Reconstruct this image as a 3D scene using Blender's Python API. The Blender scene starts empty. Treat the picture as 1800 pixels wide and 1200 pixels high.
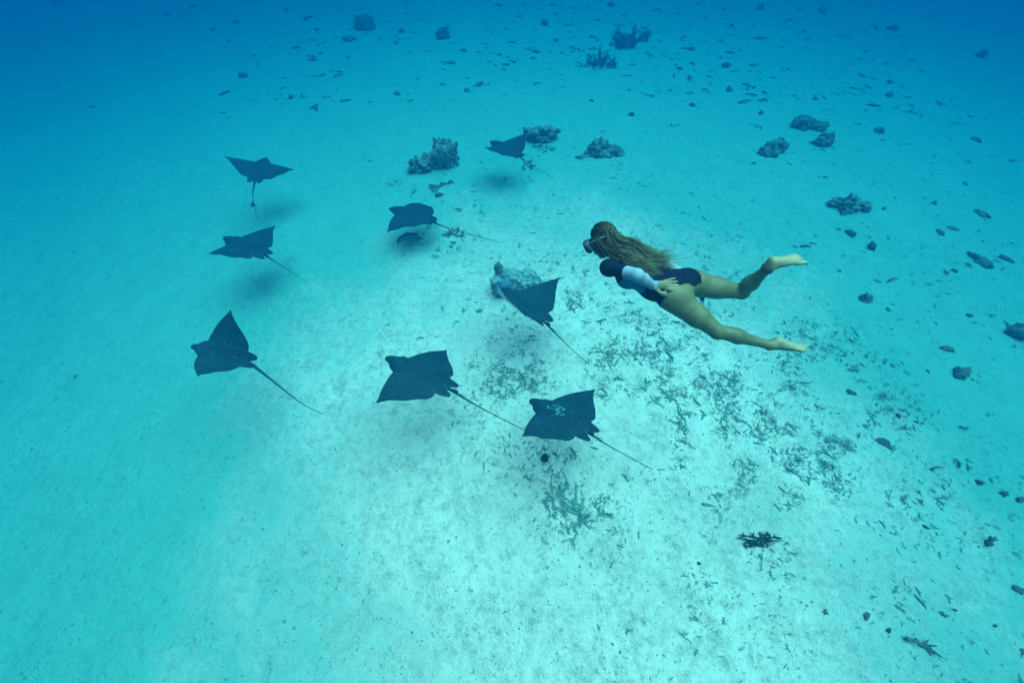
import bpy, bmesh, math, random
import numpy as np
from mathutils import Vector, Matrix, noise

random.seed(7)
rng = np.random.default_rng(11)
R = math.radians
scene = bpy.context.scene
col = scene.collection

# ------------------------------------------------------------------ camera
cam_data = bpy.data.cameras.new("camera")
cam = bpy.data.objects.new("camera", cam_data)
col.objects.link(cam)
cam.location = (0, 0, 6.5)
cam.rotation_euler = (R(40), 0, 0)
cam_data.sensor_width = 36
cam_data.lens = 16
cam_data.clip_start = 0.05
cam_data.clip_end = 400
scene.camera = cam

# ------------------------------------------------------------------ sky and sun
SUN_EL, SUN_AZ = 76.0, 80.0          # azimuth clockwise from +Y
world = bpy.data.worlds.new("World")
scene.world = world
world.use_nodes = True
wn = world.node_tree
sky = wn.nodes.new("ShaderNodeTexSky")
sky.sky_type = 'NISHITA'
sky.sun_disc = False
sky.sun_elevation = R(SUN_EL)
sky.sun_rotation = R(SUN_AZ)
wn.links.new(sky.outputs[0], wn.nodes["Background"].inputs[0])
wn.nodes["Background"].inputs[1].default_value = 0.07

sun_data = bpy.data.lights.new("sun", 'SUN')
sun_data.energy = 5.0
sun_data.angle = R(66)               # light softened by the rippled surface overhead
sun_data.color = (1.0, 0.80, 0.66)
sun = bpy.data.objects.new("sun", sun_data)
col.objects.link(sun)
sd = Vector((math.sin(R(SUN_AZ)) * math.cos(R(SUN_EL)), math.cos(R(SUN_AZ)) * math.cos(R(SUN_EL)), math.sin(R(SUN_EL))))
sun.rotation_euler = sd.to_track_quat('Z', 'Y').to_euler()
sun.location = (0, 0, 30)

vs = scene.view_settings
vs.view_transform = 'Standard'
vs.look = 'None'
vs.gamma = 1
vs.use_curve_mapping = False
vs.exposure = 1.72
cy = scene.cycles
cy.volume_bounces = 1
cy.max_bounces = 5
cy.diffuse_bounces = 2
cy.use_denoising = True

# ------------------------------------------------------------------ helpers
def tag(o, label=None, cat=None, group=None, kind=None):
    if label: o["label"] = label
    if cat: o["category"] = cat
    if group: o["group"] = group
    if kind: o["kind"] = kind
    return o

def link(name, me, mats, parent=None, loc=(0, 0, 0)):
    o = bpy.data.objects.new(name, me)
    col.objects.link(o)
    if mats is not None and len(me.materials) == 0:
        for m in (mats if isinstance(mats, (list, tuple)) else [mats]):
            me.materials.append(m)
    o.location = loc
    if parent: o.parent = parent
    return o

def mesh_np(name, V, Fq, smooth=True):
    """mesh from a vertex array and a list / array of polygons"""
    me = bpy.data.meshes.new(name)
    V = np.asarray(V, dtype=np.float32)
    if isinstance(Fq, np.ndarray):
        n, k = Fq.shape
        me.vertices.add(len(V)); me.vertices.foreach_set("co", V.ravel())
        me.loops.add(n * k); me.loops.foreach_set("vertex_index", Fq.astype(np.int32).ravel())
        me.polygons.add(n); me.polygons.foreach_set("loop_start", np.arange(0, n * k, k, dtype=np.int32))
        me.update(calc_edges=True); me.validate()
    else:
        me.from_pydata([tuple(v) for v in V], [], Fq)
        me.update()
    if smooth:
        me.polygons.foreach_set("use_smooth", np.ones(len(me.polygons), dtype=bool))
    return me

def catmull(pts, n):
    P = [np.array(p, float) for p in pts]
    P = [2 * P[0] - P[1]] + P + [2 * P[-1] - P[-2]]
    out = []
    segs = len(P) - 3
    for q in range(n + 1):
        t = q / n * segs
        i = min(int(t), segs - 1); t -= i
        a, b, c, d = P[i:i + 4]
        out.append(.5 * (2 * b + (c - a) * t + (2 * a - 5 * b + 4 * c - d) * t * t + (3 * b - a - 3 * c + d) * t ** 3))
    return np.array(out)

def tube(path, rad, sides=5, V=None, Fs=None, cap=True):
    """tapered tube along a path appended to vertex / face lists"""
    V = [] if V is None else V
    Fs = [] if Fs is None else Fs
    path = np.asarray(path, float)
    base = len(V)
    ref = np.array([0.13, 0.31, 0.94])
    for i, p in enumerate(path):
        t = path[min(i + 1, len(path) - 1)] - path[max(i - 1, 0)]
        t = t / (np.linalg.norm(t) + 1e-9)
        u = np.cross(t, ref)
        if np.linalg.norm(u) < 1e-3: u = np.cross(t, [1, 0, 0])
        u /= np.linalg.norm(u); w = np.cross(t, u)
        r = rad[i] if hasattr(rad, '__len__') else rad
        for k in range(sides):
            a = 2 * math.pi * k / sides
            V.append(p + r * (math.cos(a) * u + math.sin(a) * w))
    for i in range(len(path) - 1):
        for k in range(sides):
            a = base + i * sides + k; b = base + i * sides + (k + 1) % sides
            Fs.append((a, b, b + sides, a + sides))
    if cap:
        Fs.append(tuple(base + k for k in reversed(range(sides))))
        e = base + (len(path) - 1) * sides
        Fs.append(tuple(e + k for k in range(sides)))
    return V, Fs

# ------------------------------------------------------------------ materials
def new_mat(name):
    m = bpy.data.materials.new(name); m.use_nodes = True
    nt = m.node_tree
    return m, nt, nt.nodes["Principled BSDF"]

def N(nt, typ, **kw):
    n = nt.nodes.new(typ)
    for k, v in kw.items():
        if k.startswith("in_"):
            n.inputs[int(k[3:]) if k[3:].isdigit() else k[3:]].default_value = v
        else:
            setattr(n, k, v)
    return n

def noise_tex(nt, vec, scale, detail=4, rough=.55, dist=0):
    n = N(nt, "ShaderNodeTexNoise")
    n.inputs["Scale"].default_value = scale; n.inputs["Detail"].default_value = detail
    n.inputs["Roughness"].default_value = rough; n.inputs["Distortion"].default_value = dist
    nt.links.new(vec, n.inputs["Vector"])
    return n.outputs[0]

def ramp(nt, fac, stops):
    r = N(nt, "ShaderNodeValToRGB")
    el = r.color_ramp.elements
    while len(el) < len(stops): el.new(.5)
    for e, (p, c) in zip(el, stops):
        e.position = p; e.color = c if len(c) == 4 else (*c, 1)
    nt.links.new(fac, r.inputs[0])
    return r.outputs[0]

def mix(nt, fac, a, b):
    m = N(nt, "ShaderNodeMix", data_type='RGBA')
    for sock, v in ((m.inputs[0], fac), (m.inputs[6], a), (m.inputs[7], b)):
        if isinstance(v, (int, float)): sock.default_value = v
        elif isinstance(v, tuple): sock.default_value = v if len(v) == 4 else (*v, 1)
        else: nt.links.new(v, sock)
    return m.outputs[2]

def math_node(nt, op, a, b=0.0, clamp=False):
    m = N(nt, "ShaderNodeMath", operation=op, use_clamp=clamp)
    for s, v in ((m.inputs[0], a), (m.inputs[1], b)):
        if isinstance(v, (int, float)): s.default_value = v
        else: nt.links.new(v, s)
    return m.outputs[0]

def bump(nt, bsdf, h, strength=.5, dist=.02):
    b = N(nt, "ShaderNodeBump")
    b.inputs["Strength"].default_value = strength; b.inputs["Distance"].default_value = dist
    nt.links.new(h, b.inputs["Height"]); nt.links.new(b.outputs[0], bsdf.inputs["Normal"])

def coord(nt, kind="Object"):
    return N(nt, "ShaderNodeTexCoord").outputs[kind]

def sand_material():
    m, nt, b = new_mat("coral_sand")
    v = coord(nt)
    big = noise_tex(nt, v, .32, 5, .6, .3)
    mid = noise_tex(nt, v, 1.9, 6, .68)
    fine = noise_tex(nt, v, 8.5, 6, .72)
    grit = noise_tex(nt, v, 42, 3, .7)
    s = math_node(nt, 'ADD', math_node(nt, 'MULTIPLY', mid, .36), math_node(nt, 'MULTIPLY', fine, .42))
    s = math_node(nt, 'ADD', s, math_node(nt, 'MULTIPLY', grit, .22))
    c = ramp(nt, s, [(.39, (.34, .35, .28)), (.46, (.70, .51, .41)), (.52, (.94, .66, .53)), (.64, (.99, .77, .64))])
    c = mix(nt, ramp(nt, big, [(.40, (0, 0, 0)), (.60, (.55, .55, .55))]), c, mix(nt, s, (.50, .41, .33), (.80, .60, .49)))
    # smoother sand round the bright coral-sand patch; edge darkening and red falloff painted in
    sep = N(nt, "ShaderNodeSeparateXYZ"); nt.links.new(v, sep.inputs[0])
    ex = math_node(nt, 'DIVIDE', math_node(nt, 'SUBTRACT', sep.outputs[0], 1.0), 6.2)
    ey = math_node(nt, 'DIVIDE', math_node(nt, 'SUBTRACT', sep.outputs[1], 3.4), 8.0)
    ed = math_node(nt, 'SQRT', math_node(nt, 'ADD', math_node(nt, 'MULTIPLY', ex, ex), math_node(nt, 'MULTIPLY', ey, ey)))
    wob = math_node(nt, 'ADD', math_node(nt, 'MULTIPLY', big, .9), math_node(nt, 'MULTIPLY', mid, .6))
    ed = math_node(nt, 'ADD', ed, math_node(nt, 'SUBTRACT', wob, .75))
    edge_falloff = ramp(nt, ed, [(.45, (0, 0, 0)), (1.0, (1, 1, 1))])
    c = mix(nt, math_node(nt, 'MULTIPLY', edge_falloff, .9), c, mix(nt, s, (.05, .275, .225), (.12, .50, .405)))
    # dark specks: bits of shell and coral, also the shade of small holes painted in
    vo = N(nt, "ShaderNodeTexVoronoi"); vo.inputs["Scale"].default_value = 8.5; vo.inputs["Randomness"].default_value = 1
    nt.links.new(v, vo.inputs["Vector"])
    sp = math_node(nt, 'LESS_THAN', vo.outputs["Distance"], math_node(nt, 'MULTIPLY', ramp(nt, mid, [(.38, (0, 0, 0)), (.68, (1, 1, 1))]), .20))
    c = mix(nt, math_node(nt, 'MULTIPLY', sp, .75), c, (.16, .17, .15))
    c = mix(nt, math_node(nt, 'MULTIPLY', ramp(nt, grit, [(.58, (0, 0, 0)), (.72, (1, 1, 1))]), .35), c, (.30, .29, .25))
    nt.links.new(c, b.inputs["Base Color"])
    b.inputs["Roughness"].default_value = .95
    b.inputs["Specular IOR Level"].default_value = .1
    h = math_node(nt, 'ADD', math_node(nt, 'ADD', math_node(nt, 'MULTIPLY', mid, .8), math_node(nt, 'MULTIPLY', fine, .7)), math_node(nt, 'MULTIPLY', grit, .25))
    h = math_node(nt, 'SUBTRACT', h, math_node(nt, 'MULTIPLY', sp, .25))
    # burrow pits
    vp = N(nt, "ShaderNodeTexVoronoi"); vp.inputs["Scale"].default_value = 3.2
    nt.links.new(v, vp.inputs["Vector"])
    cs = N(nt, "ShaderNodeSeparateColor"); nt.links.new(vp.outputs["Color"], cs.inputs[0])
    pit = math_node(nt, 'MULTIPLY', ramp(nt, vp.outputs["Distance"], [(.03, (1, 1, 1)), (.17, (0, 0, 0))]), math_node(nt, 'GREATER_THAN', cs.outputs[0], .55))
    h = math_node(nt, 'SUBTRACT', h, math_node(nt, 'MULTIPLY', pit, .35))
    bump(nt, b, h, 1.0, .12)
    return m

def rock_material(name, dark, light, scale=6., bias=.5):
    m, nt, b = new_mat(name)
    v = coord(nt)
    a = noise_tex(nt, v, scale, 6, .7)
    f = noise_tex(nt, v, scale * 5, 4, .7)
    s = math_node(nt, 'ADD', math_node(nt, 'MULTIPLY', a, .6), math_node(nt, 'MULTIPLY', f, .4))
    c = ramp(nt, s, [(bias - .13, dark), (bias + .12, light)])
    nt.links.new(c, b.inputs["Base Color"])
    b.inputs["Roughness"].default_value = .95
    b.inputs["Specular IOR Level"].default_value = .1
    bump(nt, b, s, 1, .06)
    return m

def plain(name, color, rough=.7, var=.25, scale=9., spec=.3):
    m, nt, b = new_mat(name)
    n = noise_tex(nt, coord(nt), scale, 4)
    d = tuple(x * (1 - var) for x in color); l = tuple(min(1, x * (1 + var)) for x in color)
    nt.links.new(ramp(nt, n, [(.35, d), (.65, l)]), b.inputs["Base Color"])
    b.inputs["Roughness"].default_value = rough
    b.inputs["Specular IOR Level"].default_value = spec
    return m

def ray_material(name, marked=False):
    m, nt, b = new_mat(name)
    v = coord(nt)
    c = ramp(nt, noise_tex(nt, v, 3, 4), [(.3, (.003, .017, .026)), (.7, (.006, .032, .044))])
    vo = N(nt, "ShaderNodeTexVoronoi"); vo.inputs["Scale"].default_value = 24
    nt.links.new(v, vo.inputs["Vector"])
    r = math_node(nt, 'MULTIPLY', vo.outputs["Color"], .26)
    dot = math_node(nt, 'LESS_THAN', vo.outputs["Distance"], r)
    c = mix(nt, math_node(nt, 'MULTIPLY', dot, .5), c, (.07, .17, .19))
    if marked:                       # pale blotches across the back
        sep = N(nt, "ShaderNodeSeparateXYZ"); nt.links.new(v, sep.inputs[0])
        dx = math_node(nt, 'MULTIPLY', math_node(nt, 'SUBTRACT', sep.outputs[0], .06), 3.4)
        dy = math_node(nt, 'MULTIPLY', math_node(nt, 'SUBTRACT', sep.outputs[1], -.02), 5.2)
        rr = math_node(nt, 'ADD', math_node(nt, 'MULTIPLY', dx, dx), math_node(nt, 'MULTIPLY', dy, dy))
        fall = math_node(nt, 'SUBTRACT', 1.0, rr, True)
        n = noise_tex(nt, v, 11, 6, .75)
        k = math_node(nt, 'GREATER_THAN', math_node(nt, 'MULTIPLY', n, math_node(nt, 'ADD', math_node(nt, 'MULTIPLY', fall, .5), .5)), .50)
        k = math_node(nt, 'MULTIPLY', k, math_node(nt, 'GREATER_THAN', fall, .02))
        c = mix(nt, k, c, (.06, .17, .18))
    nt.links.new(c, b.inputs["Base Color"])
    b.inputs["Roughness"].default_value = .7
    b.inputs["Specular IOR Level"].default_value = .08
    return m

M = {}
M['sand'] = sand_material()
M['rock'] = rock_material("coral_rock_surface", (.03, .045, .042), (.34, .34, .28), 5, .53)
M['rock_pale'] = rock_material("encrusted_rock_surface", (.06, .11, .11), (.36, .43, .40), 5, .49)
M['rock_dark'] = rock_material("dark_coral_surface", (.030, .048, .046), (.16, .18, .155))
M['red'] = rock_material("red_coral_surface", (.10, .012, .02), (.30, .04, .06))
M['blue'] = rock_material("blue_sponge_surface", (.05, .11, .18), (.18, .29, .40), 14)
M['twig'] = rock_material("dead_coral_surface", (.075, .16, .135), (.20, .33, .275), 4)
M['algae'] = rock_material("algae_surface", (.010, .018, .012), (.05, .06, .04))
M['ray'] = ray_material("ray_skin")
M['ray_marked'] = ray_material("ray_skin_blotched", True)
M['belly'] = plain("ray_belly", (.55, .55, .52), .6, .1)
M['fin'] = plain("ray_fin", (.018, .022, .030), .6, .2)
M['eye'] = plain("eye", (.01, .01, .01), .2, .1)
M['navy'] = plain("navy_fabric", (.0015, .007, .020), .85, .2, 14, .04)
M['panel'] = plain("pale_blue_fabric", (.10, .23, .29), .8, .06, 14, .2)
M['side'] = plain("blue_side_fabric", (.035, .12, .20), .85, .08, 14, .05)
M['mask'] = plain("mask_frame", (.004, .005, .020), .35, .2)
M['skirt'] = plain("mask_skirt", (.12, .22, .26), .35, .05)
M['strap'] = plain("mask_strap", (.13, .18, .16), .5, .1)
M['band'] = plain("ankle_band", (.03, .006, .010), .7, .2)

# ------------------------------------------------------------------ seabed
def ground_z(x, y):
    """low relief of the seabed; it falls away towards the open water"""
    r = np.sqrt((x - 1.5) ** 2 + ((y - 3.0) / 1.3) ** 2) + np.clip(-x - 3, 0, 60) * .22
    s = np.logaddexp(0, (r - 9.0) / 2.0) * 2.0 * .15
    drop = 7 * (1 - np.exp(-s / 7))
    return -drop + .05 * np.sin(x * .55 + 1) * np.sin(y * .48) + .03 * np.sin(x * 1.3 + y * .9)

LAT = rng.random((256, 256))
def vnoise(x, y):
    xi = np.floor(x).astype(int); yi = np.floor(y).astype(int)
    fx = x - xi; fy = y - yi
    fx = fx * fx * (3 - 2 * fx); fy = fy * fy * (3 - 2 * fy)
    a = LAT[xi & 255, yi & 255]; b = LAT[(xi + 1) & 255, yi & 255]
    c = LAT[xi & 255, (yi + 1) & 255]; d = LAT[(xi + 1) & 255, (yi + 1) & 255]
    return (a * (1 - fx) + b * fx) * (1 - fy) + (c * (1 - fx) + d * fx) * fy - .5

def spaced(n, lin, far, c=0.):
    t = np.linspace(-1, 1, n)
    k = 5.0
    return c + lin * t + (far - lin) * np.sinh(k * t) / math.sinh(k)

xs = spaced(620, 13.0, 68.0, 1.0)
ty = np.linspace(0, 1, 560)
ys = -7.0 + 17.0 * ty + 98.0 * (np.exp(5.2 * ty) - 1) / (math.exp(5.2) - 1)
GX, GY = np.meshgrid(xs, ys)
fade = np.clip(1.3 - GY / 26, .15, 1)
rub = np.exp(-(((GX - 2.2) / 4.2) ** 2 + ((GY - 4.5) / 4.5) ** 2))
GZ = ground_z(GX, GY) + fade * (.07 * vnoise(GX * .9, GY * .9) + .045 * vnoise(GX * 2.3 + 7, GY * 2.3 + 3)
     + (.026 + .02 * rub) * vnoise(GX * 5.1 + 1, GY * 5.1) + (.016 + .014 * rub) * vnoise(GX * 10.7, GY * 10.7 + 5))
V = np.stack([GX, GY, GZ], -1).reshape(-1, 3)
ny, nx = GX.shape
I = np.arange(ny * nx).reshape(ny, nx)
Fg = np.stack([I[:-1, :-1], I[:-1, 1:], I[1:, 1:], I[1:, :-1]], -1).reshape(-1, 4)
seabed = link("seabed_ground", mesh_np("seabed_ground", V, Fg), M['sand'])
tag(seabed, "pale sandy seabed sloping away into blue water", kind="structure")

def surf(x, y):
    return float(ground_z(np.float64(x), np.float64(y)))

# ------------------------------------------------------------------ water: one even volume round everything
hm = bpy.data.materials.new("sea_water")
hm.use_nodes = True
hn = hm.node_tree
hn.nodes.clear()
ho = hn.nodes.new("ShaderNodeOutputMaterial")
hv = hn.nodes.new("ShaderNodeVolumePrincipled")
WATER_S = (0.0, 0.0050, 0.0115)        # scattering per metre
WATER_A = (0.190, 0.0520, 0.0325)      # absorption per metre
DEN = 0.18
hv.inputs["Density"].default_value = DEN
sc_ = [s / DEN for s in WATER_S]
ab_ = [(1 - min(.999, a / (DEN * (1 - c)))) ** 2 for a, c in zip(WATER_A, sc_)]
hv.inputs["Color"].default_value = (*sc_, 1)
hv.inputs["Absorption Color"].default_value = (*ab_, 1)
hv.inputs["Anisotropy"].default_value = 0.0
hn.links.new(hv.outputs[0], ho.inputs["Volume"])
bm = bmesh.new()
bmesh.ops.create_cube(bm, size=1)
for v in bm.verts:
    v.co = Vector((1 + v.co.x * 142, 50 + v.co.y * 124, -1.4 + v.co.z * 17.2))
me = bpy.data.meshes.new("haze"); bm.to_mesh(me); bm.free()
haze = link("haze", me, hm)
tag(haze, "clear turquoise sea water fading to deep blue", kind="stuff")

# ------------------------------------------------------------------ eagle rays
UF = [0, .025, .05, .07, .09, .12, .15, .175, .195, .21, .23, .27, .33, .4, .5, .6, .7, .8, .87, .93, .97, 1]
XF = [.345, .342, .328, .300, .276, .262, .248, .230, .210, .194, .183, .178, .171, .158, .136, .110, .080, .042, .012, -.012, -.024, -.034]
UR = [0, .02, .045, .07, .10, .14, .17, .195, .21, .225, .24, .27, .33, .42, .55, .7, .82, .9, .95, 1]
XR = [-.272, -.278, -.286, -.315, -.338, -.345, -.338, -.315, -.285, -.242, -.232, -.236, -.240, -.222, -.174, -.112, -.070, -.050, -.043, -.038]
UCOL = sorted(set([0, .02, .035, .05, .07, .09, .11, .13, .15, .165, .18, .19, .20, .21, .22, .23, .24, .25, .26, .28] + list(np.linspace(.3, 1, 22).round(4))))
UCOL = [-u for u in UCOL[:0:-1]] + UCOL

def ray_surface(u, sgn_params):
    liftL, liftR, txL, txR, humpL, humpR, ex = sgn_params
    a = abs(u)
    th, tx, hump = (liftL, txL, humpL) if u >= 0 else (liftR, txR, humpR)
    z = .5 * math.sin(th) * a ** ex + hump * math.sin(math.pi * a ** 1.3)
    y = .5 * (a - (1 - math.cos(th)) * a ** (1 + (ex - 1) * 1.3)) * (1 if u >= 0 else -1)
    dx = (tx + .03) * a ** 2.2
    return y, z, dx

def make_ray(loc, ypr, s, lift, tx, tail, label, hump=(0, 0), mat='ray', spines=True, ex=1.6):
    par = (R(lift[0]), R(lift[1]), tx[0], tx[1], hump[0], hump[1], ex)
    rows = 18
    V, Fs, mi = [], [], []
    top, bot = {}, {}
    c0 = UCOL.index(0)
    for j, u in enumerate(UCOL):
        a = abs(u)
        y, z, dx = ray_surface(u, par)
        xf = np.interp(a, UF, XF); xr = np.interp(a, UR, XR)
        T = .006 + .064 * math.exp(-(a / .27) ** 2) + .014 * (1 - a)
        for i in range(rows + 1):
            t = i / rows
            t = .5 - .5 * math.cos(math.pi * t) if a < .97 else t
            x = xf + (xr - xf) * t
            prof = (math.sin(math.pi * min(1, t ** .62))) ** .75 if 0 < t < 1 else 0
            hd = .020 * math.exp(-((x - .19) / .06) ** 2 - (a / .14) ** 2)      # domed head
            tt = T * prof
            if a < .3:                                                               # thinning to the pelvic fins
                w = min(1, max(0, (-x - .14) / .15)); w = w * w * (3 - 2 * w)
                tt = tt * (1 - w) + min(tt, .008 + .010 * math.exp(-(a / .035) ** 2)) * w
            # tips sweep back slightly, trailing edge ripples
            rip = .006 * math.sin(a * 22 + loc[0] * 3) * t ** 3 * (a > .22)
            edge = i in (0, rows) and not (i == rows and j == c0)
            if edge or abs(u) == 1:
                top[j, i] = bot[j, i] = len(V); V.append((x + dx, y, z + rip))
            else:
                tt = max(tt, .003)
                top[j, i] = len(V); V.append((x + dx, y, z + rip + tt * .66 + hd))
                bot[j, i] = len(V); V.append((x + dx, y, z + rip - tt * .34))
    def quad(a, b, c, d, k):
        q = []
        for v in (a, b, c, d):
            if v not in q: q.append(v)
        if len(q) > 2: Fs.append(tuple(q)); mi.append(k)
    for j in range(len(UCOL) - 1):
        for i in range(rows):
            quad(top[j, i], top[j, i + 1], top[j + 1, i + 1], top[j + 1, i], 0)
            quad(bot[j, i], bot[j + 1, i], bot[j + 1, i + 1], bot[j, i + 1], 1)
    ring = [top[c0 - 1, rows], top[c0, rows], top[c0 + 1, rows], bot[c0, rows]]
    path = catmull([(-.272, 0, .004)] + tail, 40)
    for k in range(1, len(path)):
        f = k / (len(path) - 1)
        r = .0135 * (1 - f) ** 5 + .0062 - .0032 * f
        t = path[min(k + 1, len(path) - 1)] - path[k - 1]; t /= np.linalg.norm(t)
        u_ = np.cross([0, 0, 1], t); u_ /= np.linalg.norm(u_); w_ = np.cross(t, u_)
        new = []
        for d in (u_, w_, -u_, -w_):
            new.append(len(V)); V.append(tuple(path[k] + d * r))
        # ring order: right, top, left, bottom seen with the tail pointing backwards
        for q in range(4):
            Fs.append((ring[q], ring[(q + 1) % 4], new[(q + 1) % 4], new[q])); mi.append(0)
        ring = new
    Fs.append(tuple(ring)); mi.append(0)
    V = np.array(V) * s
    me = mesh_np("eagle_ray", V, Fs)
    bm = bmesh.new(); bm.from_mesh(me); bmesh.ops.recalc_face_normals(bm, faces=bm.faces); bm.to_mesh(me); bm.free()
    me.materials.append(M[mat]); me.materials.append(M['belly'])
    me.polygons.foreach_set("material_index", mi)
    yaw, pitch, roll = (R(a) for a in ypr)
    f = Vector((math.cos(yaw), math.sin(yaw), 0)); l = Vector((-math.sin(yaw), math.cos(yaw), 0)); u = Vector((0, 0, 1))
    f2 = f * math.cos(pitch) + u * math.sin(pitch); u2 = u * math.cos(pitch) - f * math.sin(pitch)
    l2 = l * math.cos(roll) + u2 * math.sin(roll); u3 = u2 * math.cos(roll) - l * math.sin(roll)
    o = link("eagle_ray", me, None)
    o.matrix_world = Matrix((f2, l2, u3)).transposed().to_4x4()
    o.location = loc
    tag(o, label, "ray", "spotted eagle rays gliding over the sand")
    for sg in (-1, 1):
        e = bmesh.new(); bmesh.ops.create_icosphere(e, subdivisions=2, radius=.010 * s)
        em = bpy.data.meshes.new("eye"); e.to_mesh(em); e.free()
        link("eye", em, M['eye'], o, (s * .215, sg * s * .076, s * .022))
    # dorsal fin on the tail root
    p = path[2]; q = path[5]
    th = .004
    dv = [(p[0] + .01, p[1], p[2] + .008), (q[0], q[1], q[2] + .006), (q[0] - .012, q[1], q[2] + .030), ((p[0] + q[0]) / 2 - .004, (p[1] + q[1]) / 2, p[2] + .036)]
    DV = [(x * s, y * s + sg * th * s, z * s) for sg in (-1, 1) for x, y, z in dv]
    DF = [(0, 1, 2, 3), (7, 6, 5, 4), (0, 4, 5, 1), (1, 5, 6, 2), (2, 6, 7, 3), (3, 7, 4, 0)]
    link("dorsal_fin", mesh_np("dorsal_fin", DV, DF, False), M['fin'], o)
    for sg in ((-1, .6, 1.5) if spines else (-1,)):
        a = np.array(path[4]); d = np.array(path[9]) - a
        d = d / np.linalg.norm(d)
        side = np.array([-d[1], d[0], .25 * sg])
        pts = [a + d * (.02 * abs(sg)), a + d * .05 + side * .006 * sg, a + d * .105 + side * .017 * sg]
        TV, TF = tube(np.array(pts) * s, [.0045 * s, .0038 * s, .0008 * s], 5)
        link("tail_spine", mesh_np("tail_spine", TV, TF), M['fin'], o)
    return o

make_ray((-5.899, 9.933, .9), (92.1, 2.1, 7.6), 1.521, (20, 5.2), (.024, .041), [(-.625, -.081, .024), (-.875, -.172, .045), (-1.276, -.349, .084)],
         "dark eagle ray swimming straight away, tail hanging straight down", spines=False)
make_ray((-5.22, 7.151, .85), (156.6, 6.3, 7.1), 1.584, (20.6, 6.7), (.028, -.012), [(-.666, .091, .032), (-1.097, .202, .066)],
         "dark eagle ray with one wing raised, just below the ray swimming straight away", spines=False)
make_ray((-4.233, 4.136, 1.25), (168.8, 10.8, -4.9), 1.422, (37.3, 47.0), (-.087, -.005), [(-.612, .152, .079), (-.968, .313, .161), (-1.132, .369, .197), (-1.288, .405, .23)],
         "dark eagle ray with both wing tips raised steeply and a long bent tail", spines=False, ex=1.12)
make_ray((-1.29, 3.727, 1.35), (153.6, 5.7, 11.4), 1.644, (9.6, -12.8), (.072, .021), [(-.561, .044, .021), (-.907, .077, .05), (-1.258, .1, .081)],
         "dark kite-shaped eagle ray whose tail tip reaches under the wing of the blotched ray")
make_ray((.662, 3.185, 1.1), (140.2, -10.4, 9.6), 1.577, (17.6, -1.2), (.039, -.023), [(-.494, -.019, -.038), (-.838, -.074, -.093)],
         "dark eagle ray with pale blotches across its back", mat='ray_marked')
make_ray((-2.222, 8.629, .55), (158.7, 3.7, 6.8), 1.672, (-1.2, -14.7), (.075, -.015), [(-.661, .059, .019), (-1.327, .08, .06)],
         "dark eagle ray with both wing tips curled down, over a curved coral ridge", hump=(.03, .075), spines=False)
make_ray((-.167, 11.203, .75), (136.7, 1.3, 2.6), 1.606, (20.8, 15.8), (.03, -.029), [(-.61, .053, .005), (-1.039, .117, .012)],
         "small distant eagle ray passing in front of a flat coral rock", spines=False)
make_ray((.201, 5.449, .95), (131.9, -.1, 11.3), 1.70, (45, 22.8), (.085, -.015), [(-.541, .031, -.007), (-.784, .057, -.012), (-.916, .054, -.012)],
         "dark eagle ray with wings swept up in front of the blue patched rock")

# ------------------------------------------------------------------ rocks and corals
def rock_mesh(seed, dims, sub=4, rough=.42, knob=.28, name="coral_rock", flat=.35):
    """craggy lump sitting on its base: dims are full width, depth and height in metres"""
    bm = bmesh.new()
    bmesh.ops.create_icosphere(bm, subdivisions=sub, radius=1)
    off = Vector((seed * 3.7, seed * 1.9, seed * 5.3))
    for v in bm.verts:
        d = v.co.normalized()
        n = noise.fractal(d * 1.3 + off, .9, 2.1, 5)
        k = noise.voronoi(d * 3.1 + off)[0][0]
        k2 = noise.voronoi(d * 7.0 + off)[0][0]
        r = 1 + rough * n + knob * (.45 - k) + .12 * (.4 - k2)
        p = d * max(.35, r)
        if p.z < -flat: p.z = -flat + (p.z + flat) * .15
        v.co = Vector((p.x * dims[0] / 2, p.y * dims[1] / 2, (p.z + flat) * dims[2] / (1 + flat)))
    me = bpy.data.meshes.new(name); bm.to_mesh(me); bm.free()
    me.polygons.foreach_set("use_smooth", np.ones(len(me.polygons), dtype=bool))
    return me

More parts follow.
